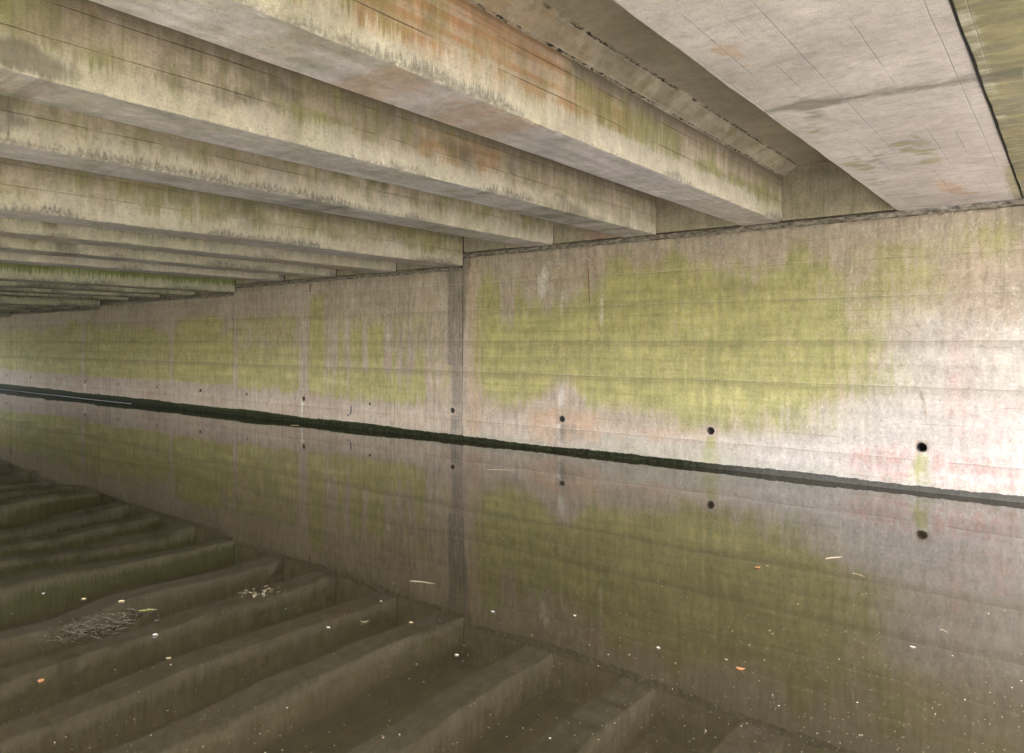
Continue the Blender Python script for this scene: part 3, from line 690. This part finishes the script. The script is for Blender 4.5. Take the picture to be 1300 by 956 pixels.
def wide_mask(x, y):
    n1 = fbm(x*2.5, y*2.5, 81); n2 = fbm(x*1.2, y*5, 83); al = np.zeros_like(x); dk = al.copy(); wh = al.copy(); orr = al.copy(); n9 = fbm(x*5, y*16, 88, 5)
    def S(arr, u0, v0, u1, v1, s, sx=.08, sy=.1):
        xa, ya = on_z(u0, v0, 3.01); xb, yb = on_z(u1, v1, 3.01); x0, x1 = sorted((xa, xb)); y0, y1 = sorted((ya, yb))
        np.maximum(arr, s*box(x+.35*(n1-.5)+.25*(n9-.5), y+.4*(n1-.5)+.35*(n9-.5), x0, x1, y0, y1, sx*1.2, sy*1.3)*(.25+1.1*n9), out=arr)
    al += .30*ss(4., 8.5, y)
    S(al, 1145, 172, 1190, 210, 1.5); S(al, 1075, 200, 1115, 218, 1.4); S(al, 1140, 236, 1180, 266, 1.3, .15, .2); S(al, 1100, 225, 1145, 250, 1.0); S(al, 1010, 150, 1060, 175, .9)
    S(al, 1230, 122, 1250, 135, .75, .05); al += .8*ss(XR-.10, XR-.02, x)*ss(6.2, 8, y)
    S(wh, 930, 60, 990, 100, 1.4, .1, .2); S(wh, 860, 0, 930, 30, 1.3); S(wh, 985, 118, 1045, 148, 1.4, .1, .12); S(orr, 930, 64, 975, 84, 1.3, .03, .08); S(orr, 1190, 230, 1230, 245, 1.1, .05, .06); S(dk, 985, 125, 1045, 150, .8, .08, .06); S(dk, 1100, 190, 1150, 215, .6)
    wh += .45*ss(XL+.10, XL, x)
    xs_, ysn = on_z(1160, 113, 3.01); dk += .80*np.exp(-((y-ysn-.18*(n1-.5)-.05*(x-xs_))/.10)**2)*ss(XL, XL+.5, x)*(.35+.8*n2)
    x2, y2 = on_z(990, 140, 3.01); dk += .5*np.exp(-((y-y2-.1*(n1-.5))/.08)**2)*(1-ss(XL+.3, XL+.5, x))
    S(dk, 950, 0, 1010, 60, .6, .15, .4); dk += .2*n1
    return np.stack([np.clip(a, 0, 1.6) for a in (al, dk, wh, orr)], 1)
def green_mask(x, y):
    n1 = fbm(x*2.5, y*2.5, 85); n2 = fbm(x*1.2, y*5, 87); al = .45+.5*(n1-.3); wh = .5*ss(XR+.12, XR+.02, x)*ss(.5, .6, fbm(x*0, y*1.5, 89)); _, y0 = on_z(1270, 92, 3.03)
    dk = .95*np.exp(-((y-y0-.05*(n1-.5))/.10)**2)+.35*np.exp(-((y-on_z(1260, 35, 3.03)[1])/.05)**2)
    return np.stack([np.clip(a, 0, 1) for a in (al, dk, wh, al*0)], 1)
wide_slab('wide_deck_beam', XL, XR-.004, 3.01, 3.9, M_WIDE, wide_mask, 'wide beam at upper right with smooth pinkish-grey board-marked underside', 'beam')
wide_slab('edge_deck_slab', XR+.004, 3.0, 3.012, 3.9, M_GREEN, green_mask, 'green-filmed flat slab right of the wide pinkish-grey beam, beyond the dark joint', 'slab')

# deck slabs with their end panels
js = MB().box(XR-.0035, XR+.0035, YB-D, -.006, -.005, .3).build('joint_seal', M_DARK, bpy.data.objects['wide_deck_beam'])
names = ['deck slab above the nearest narrow beams, olive-grey underside', 'deck slab resting on the beams of the second wall section', 'deck slab over the green beams of the third wall section', 'low deck slab over the fourth wall section', 'lowest deck slab at the far left end']
edges = [XL+.02, -7.79, -14.37, -20.92, -27.47, -36.4]
for k in range(5):
    t = tag(empty('deck_slab', (0, D, ST[k])), names[k], 'slab', 'stepped deck slabs carried by the beams')
    x1, x0 = edges[k], edges[k+1]+.0
    s = MB().box(x0, x1, YB-D, .6, 0, .45).build('slab', M_SLAB if k == 0 else M_SHADE, t)  # slabs past the near bay have their shade painted in
    bx = sorted([b[1] for b in beams if b[2] == k], reverse=True)
    gaps = []; prev = x1
    for xr in bx:
        if prev-xr > .3: gaps.append((xr, prev))
        prev = xr-.49
    if prev-x0 > .3: gaps.append((x0, prev))
    for a, b in gaps:
        MB().box(a-.01, b+.01, .016, .3, BZ[k]-ST[k]+.02, -.001).build('end_panel', M_DIA, t)
    MB().box(x0, x1, YB-D-.3, YB-D, -.7, .45).build('rear_edge', M_SLAB, t)

# ------------------------------------------------------------------ water, ground, rear side
def water_material():
    g = G('murky_canal_water'); X = g.co
    a = g.noise(g.vs(X, (.6, .85, 1)), .8, 1, .35, .1); b = g.noise(g.vs(X, (1, .8, 1)), 3.0, 1, .5); c = g.noise(X, 14, 2, .5)
    h = g.add(g.mul(a, 1.), g.add(g.mul(b, .03), g.mul(c, .0012)))
    n = g.noise(X, .35, 4); col = g.mix(g.mr(n, .3, .7), (.036, .029, .015), (.050, .040, .021))
    g.P(Base_Color=col, Roughness=.03, IOR=2.0, Normal=g.bump(h, WAVE, 1.)); return g.mat
WAVE = .0125
M_WATER = water_material()
w = MB(); w.v = [(-140, -1.0, 0), (90, -1.0, 0), (90, D+.3, 0), (-140, D+.3, 0)]; w.f = [(0, 1, 2, 3)]
tag(w.build('water', M_WATER), 'still murky brown canal water mirroring wall and beams, flecked with debris', 'water', kind='structure')
M_PATH = simple('towpath_gravel', (.22, .20, .17), (.34, .31, .27), 5); M_GRASS = simple('bank_grass_ground', (.09, .10, .045), (.16, .165, .085), 2); M_STONE = simple('kerb_stone', (.30, .28, .25), (.42, .39, .35), 4)
tag(MB().box(-140, 90, -3.4, -.25, -.5, .12).build('towpath', M_PATH), 'gravel towpath on the near side under the bridge', 'path', kind='structure')
tag(MB().box(-140, 90, -.25, .12, -.5, .16).build('towpath_kerb', M_STONE), 'stone kerb at the edge of the towpath', 'kerb', kind='structure')
gd = MB(); gd.v = []
for (x0, x1, y0, y1, z) in ((-500, 500, -500, -3.4, .08), (-500, -36.6, D+.3, 500, .3), (3.3, 500, D+.3, 500, .3), (-500, -140, -3.4, D+.3, .08), (90, 500, -3.4, D+.3, .08)):
    n = len(gd.v); gd.v += [(x0, y0, z), (x1, y0, z), (x1, y1, z), (x0, y1, z)]; gd.f.append((n, n+1, n+2, n+3))
tag(gd.build('ground', M_GRASS), 'grassy ground along the canal beyond the bridge', 'ground', kind='structure')
tag(MB().box(-140, -36.6, D+.0, D+.35, -.5, .32).build('canal_edging', M_STONE), 'low stone edging of the canal beyond the left mouth of the bridge', 'edging', kind='structure')
tag(MB().box(3.3, 90, D+.0, D+.35, -.5, .32).build('canal_edging', M_STONE), 'low stone edging of the canal beyond the right mouth of the bridge', 'edging', kind='structure')
# columns that carry the deck on the towpath side
M_COLM = simple('column_concrete', (.34, .31, .27), (.44, .41, .36), 3)
for i, x in enumerate((2.2, -4.6, -11.2, -17.7, -24.3, -30.9, -35.9)):
    k = max(0, min(4, sum(1 for s in edges[1:] if x < s)))
    c = MB().box(x-.3, x+.3, YB-.3, YB+.3, .0, ST[k]-.72).build('round_shouldered_column' if False else 'deck_column', M_COLM)
    tag(c, f'square concrete column behind the towpath, {["first","second","third","fourth","fifth","sixth","seventh"][i]} from the right mouth', 'column', 'columns carrying the deck behind the towpath')
    MB().box(x-.42, x+.42, YB-.29, YB+.29, ST[k]-.72, ST[k]-.7+.0).build('column_head', M_COLM, c)

tag(MB().box(-26.0, -15.5, -3.9, -3.4, -.3, 2.4).build('daylight_block_wall', M_COLM), 'unseen added wall blocking rear daylight behind the towpath under the middle of the bridge', 'wall')  # out of view, added to darken the far left of the abutment
# ------------------------------------------------------------------ things afloat
def leaf_mesh(L, W, curl, seed, n=7, fold=.15, stem=True):
    r = random.Random(seed); V = []; F_ = []
    for i in range(n+1):
        t = i/n; w = W*math.sin(math.pi*min(1, t**.8*.97+.015))*(1+.15*(r.random()-.5)); x = L*(t-.5)
        zc = curl*L*(4*(t-.5)**2)*.5
        for j, s in enumerate((-1, -.5, 0, .5, 1)):
            V.append((x+.05*L*(r.random()-.5)*(abs(s) > .9), s*w, zc+fold*w*abs(s)+.001))
    for i in range(n):
        for j in range(4): F_.append((i*5+j, (i+1)*5+j, (i+1)*5+j+1, i*5+j+1))
    m = mesh('floating_leaf', V, F_, smooth=True); return m
def leafmat(name, a, b): return simple(name, a, b, 60, .6, .002)
M_OR = leafmat('orange_brown_leaf', (.46, .20, .08), (.62, .33, .16)); M_TAN = leafmat('tan_leaf', (.45, .33, .18), (.62, .50, .32)); M_PALE = leafmat('pale_petal', (.50, .48, .44), (.68, .66, .62)); M_TWIG = simple('wet_dead_twig', (.035, .028, .02), (.14, .11, .07), 50, bump=.003)
M_STRAW = leafmat('dry_straw', (.30, .24, .15), (.44, .36, .24)); M_YG = leafmat('yellow_green_leaf', (.42, .42, .10), (.58, .56, .18))
def solid(o, t=.0012):
    md = o.modifiers.new('thick', 'SOLIDIFY'); md.thickness = t; return o
def afloat(u, v, L, W, mat, lab, cat='leaf', name='floating_leaf', curl=.12, seed=None, rz=None, fold=.15):
    x, y = on_z(u, v, 0.); seed = seed or int(u*7+v)
    k_ = .62 if mat is M_PALE else .78; L *= k_; W *= k_
    o = link(name, leaf_mesh(L, W, curl, seed, fold=fold), mat); o.location = (x, y, .002); r = random.Random(seed)
    o.rotation_euler = (0, 0, r.uniform(0, 6.28) if rz is None else rz); solid(o); tag(o, lab, cat); return o
def dist_sc(v): return (v-433)/F/1.6*0+1
afloat(962, 721, .065, .022, M_OR, 'orange-brown leaf afloat in the middle of the open water, beside a small pale one', rz=R(70))
afloat(974, 719, .03, .010, M_STRAW, 'small pale leaf right beside the orange-brown leaf in mid-water')
afloat(940, 850, .055, .018, M_OR, 'orange leaf afloat near the front, below the white fleck', rz=R(20), curl=.3)
afloat(922, 464+374, .025, .008, M_STRAW, 'small tan leaf just left of the front orange leaf')
afloat(522, 791, .035, .014, M_TAN, 'rounded tan leaf among the beam reflections at centre left', fold=.3)
afloat(463, 790, .06, .008, M_STRAW, 'narrow bent straw-coloured leaf left of the rounded tan leaf', rz=R(55), curl=.35)
afloat(484, 764, .04, .010, M_STRAW, 'short pale leaf above the narrow bent one')
afloat(417, 797, .045, .013, M_PALE, 'bright white petal between the twig tangle and the tan leaf', 'petal', 'floating_petal', rz=R(10))
afloat(580, 832, .038, .013, M_PALE, 'bright white petal near the front, left of centre', 'petal', 'floating_petal', rz=R(20))
afloat(626, 777, .045, .012, M_PALE, 'bright white petal on the dark edge of the last beam reflection', 'petal', 'floating_petal', rz=R(0))
afloat(730, 782, .035, .011, M_PALE, 'small white petal in open water below the wall reflection', 'petal', 'floating_petal', rz=R(-15))
afloat(836, 823, .045, .014, M_PALE, 'white petal beside a scatter of crumbs at front centre', 'petal', 'floating_petal', rz=R(-30))
afloat(1159, 822, .045, .014, M_PALE, 'white petal alone at front right', 'petal', 'floating_petal', rz=R(15))
afloat(197, 807, .050, .018, M_PALE, 'whitish crumpled petal right of the twig tangle', 'petal', 'floating_petal', fold=.5)
afloat(55, 754, .045, .013, M_PALE, 'white petal on the green beam reflection at far left', 'petal', 'floating_petal')
afloat(52, 865, .05, .018, M_OR, 'tan-orange leaf close in at lower left', rz=R(-30))
afloat(186, 775, .10, .010, M_YG, 'long yellow-green blade lying on top of the twig tangle', rz=R(60), curl=.05)
afloat(214, 836, .035, .012, M_TAN, 'dull brown leaf below the twig tangle')
afloat(1110, 594+20, .02, .010, M_YG, 'yellowish leaf against the wall foot by the nearest weep hole')
def stick(u0, v0, u1, v1, r, mat, lab, name='floating_stick', cat='stick'):
    a = on_z(u0, v0, 0); b = on_z(u1, v1, 0); x, y = (a[0]+b[0])/2, (a[1]+b[1])/2; m = MB(); pts = []
    for i in range(7):
        t = i/6; pts.append((a[0]+(b[0]-a[0])*t-x, a[1]+(b[1]-a[1])*t-y+.008*math.sin(t*5), .002))
    r *= .6; m.tube(pts, [r*.5]+[r]*4+[r*.7, r*.4], 6); o = m.build(name, mat, smooth=True); o.location = (x, y, .001); tag(o, lab, cat); return o
stick(1048, 709.5, 1070, 707, .006, M_STRAW, 'pale stick afloat at right of centre, left of the dark reflection')
stick(1082, 728, 1098, 732, .003, M_STRAW, 'thin straw below and right of the pale stick')
stick(618, 596.5, 655, 597, .004, M_STRAW, 'long thin reed floating close to the wall by the dark joint stain')
stick(520, 738, 553, 741, .003, M_STRAW, 'long thin reed end-on among the wall reflection at centre')
stick(182, 774.5, 201, 774, .004, M_STRAW, 'pale straw floating right above the twig tangle')
stick(150, 764, 160, 763, .006, M_TAN, 'short tan splinter above the twig tangle')
stick(103, 761, 111, 760, .005, M_TAN, 'short brown splinter up left of the twig tangle')
stick(1193, 800, 1204, 803, .003, M_STRAW, 'thin straw near the front at far right')
stick(369, 540, 381, 541-1, .005, M_TAN, 'tan stick floating against the moss under the wall', )
# twig tangle
cx, cy = on_z(128, 794, 0); m = MB(); r = random.Random(5)
for i in range(240):
    u = r.gauss(128, 26); v = 794-(u-128)*.22+r.gauss(0, 5.5); x, y = on_z(u, v, 0); a = r.gauss(R(38), 1.0); L = r.uniform(.02, .11)*(1 if r.random() < .8 else 1.6); z = abs(r.gauss(.004, .005)); b = r.uniform(-.3, .3)
    P = [(x-cx+L*(t-.5)*math.cos(a+b*t), y-cy+L*(t-.5)*math.sin(a+b*t), z+.008*r.random()) for t in (0, .33, .66, 1)]
    m.tube(P, [.0012, .0022, .002, .0008], 5)
tw = m.build('twig_tangle', M_TWIG, smooth=True); tw.location = (cx, cy, 0); tag(tw, 'raft of dark dead twigs and reed bits floating on the beam reflections at left', 'twigs', kind='stuff')
m = MB()
cx, cy = on_z(328, 752, 0)
for i in range(45):
    u = r.gauss(328, 16); v = 752-(u-328)*.1+r.gauss(0, 3.5); x, y = on_z(u, v, 0); a = r.uniform(0, 3.14); L = r.uniform(.006, .028)
    m.tube([(x-cx-L*math.cos(a)/2, y-cy-L*math.sin(a)/2, .002), (x-cx+L*math.cos(a)/2, y-cy+L*math.sin(a)/2, .004)], [.0007, .0010], 4)
tw = m.build('straw_scatter', M_STRAW); tw.location = (cx, cy, 0); tag(tw, 'loose scatter of fine pale straw bits among the beam reflections', 'straw', kind='stuff')
# many like pale flecks
flm = [leaf_mesh(.016, .006, .3, 900+i, n=3, fold=.3) for i in range(4)]
for mm, mt in zip(flm, (M_PALE, M_TAN, M_STRAW, M_PALE)): mm.materials.append(mt)
for i in range(150):
    while True:
        u = random.uniform(-20, 1320); v = 560+400*random.random()**.75
        x, y = on_z(u, v, 0)
        if v > 492.5+.1115*u+14 and y > .2 and random.random() < (1. if u > 150 else .6): break
    o = link('floating_fleck', random.choice(flm)); o.location = (x, y, .0025); o.rotation_euler = (0, 0, random.uniform(0, 6.28)); s = random.choice((.28, .35, .42, .5, .62)); o.scale = (s, s*.9, s)
    if not o.modifiers: solid(o, .001)
    tag(o, 'tiny pale fleck of petal or seed floating on the brown water', 'fleck', 'tiny flecks scattered over the water')
# finest scum
V = []; F_ = []
for i in range(2600):
    u = random.uniform(-30, 1330); v = 520+440*random.random()**.8; x, y = on_z(u, v, 0)
    if y > D-.04 or y < .15: continue
    if random.random() < .5 and vnoise(np.array(x*.9), np.array(y*.9), 5) < .5: continue
    s = random.uniform(.0008, .0026); a = random.uniform(0, 6.28); n = len(V)
    for q in range(4): V.append((x+s*math.cos(a+q*1.57), y+s*.7*math.sin(a+q*1.57), .0012))
    V.append((x, y, .0012+s*.5)); F_ += [(n, n+1, n+4), (n+1, n+2, n+4), (n+2, n+3, n+4), (n+3, n, n+4)]
tag(link('floating_dust', mesh('floating_dust', V, F_), leafmat('pale_dust', (.42, .38, .30), (.60, .55, .46))), 'fine pale dust and pollen specks scattered over the canal surface', 'dust', kind='stuff')

# sky glint at the far wall foot, built as a pale strip
xs_ = np.linspace(-36, -19, 500); V = []; F_ = []
for i, x in enumerate(xs_):
    w_ = .055*float(ss(-19, -33, np.array(x)))*(.5+float(fbm(np.array(x*2.3), np.array(1.), 97, 3)))+.0005; yc = D-.075-.012*math.sin(x*1.7)
    V += [(x, yc-w_/2, .0015), (x, yc, .006), (x, yc+w_/2, .0015)]
for i in range(499): F_ += [(3*i, 3*i+3, 3*i+4, 3*i+1), (3*i+1, 3*i+4, 3*i+5, 3*i+2)]
tag(link('glint_line', mesh('glint_line', V, F_), leafmat('pale_glint', (.55, .56, .60), (.78, .79, .82))), 'thin pale line along the foot of the far wall, a painted sky reflection, brightest at the left', 'glint', kind='stuff')

# ------------------------------------------------------------------ light
SUN_EL, SUN_AZ = R(48), R(150)                   # azimuth measured from +Y clockwise
wd = bpy.data.worlds.new('World'); sc.world = wd; wd.use_nodes = True; nt = wd.node_tree; bg = nt.nodes['Background']
sk = nt.nodes.new('ShaderNodeTexSky'); sk.sky_type = 'NISHITA'; sk.sun_disc = False; sk.sun_elevation = SUN_EL; sk.sun_rotation = SUN_AZ; sk.air_density = 1.0; sk.dust_density = 3.0; sk.ozone_density = 1.0
hs = nt.nodes.new('ShaderNodeHueSaturation'); hs.inputs['Saturation'].default_value = .45; nt.links.new(sk.outputs[0], hs.inputs['Color']); nt.links.new(hs.outputs[0], bg.inputs[0]); bg.inputs[1].default_value = .15
sl = bpy.data.lights.new('sun', 'SUN'); sl.energy = 3.0; sl.angle = R(.6); sl.color = (1, .965, .92); so = bpy.data.objects.new('sun', sl); COL.objects.link(so)
dv = np.array([math.sin(SUN_AZ)*math.cos(SUN_EL), math.cos(SUN_AZ)*math.cos(SUN_EL), math.sin(SUN_EL)])
from mathutils import Vector
so.rotation_euler = Vector(dv).to_track_quat('Z', 'Y').to_euler(); so.location = (20, -30, 40)

# ------------------------------------------------------------------ camera
cd = bpy.data.cameras.new('camera'); cam = bpy.data.objects.new('camera', cd); COL.objects.link(cam); sc.camera = cam
cd.sensor_fit = 'HORIZONTAL'; cd.sensor_width = 36; cd.lens = F/1300*36; cd.shift_y = -(478-433)/1300; cd.clip_end = 2000; cd.clip_start = .02
cam.location = (0, 0, H); cam.rotation_euler = (R(90), 0, YAW)
sc.view_settings.view_transform = 'Standard'; sc.view_settings.look = 'None'; sc.view_settings.gamma = 1; sc.view_settings.exposure = 4.2
sc.view_settings.use_curve_mapping = False
sc.cycles.use_denoising = True; sc.cycles.max_bounces = 8; sc.cycles.diffuse_bounces = 6; sc.cycles.glossy_bounces = 4; sc.cycles.caustics_reflective = True; sc.cycles.blur_glossy = .5
sc.cycles.sample_clamp_indirect = 8
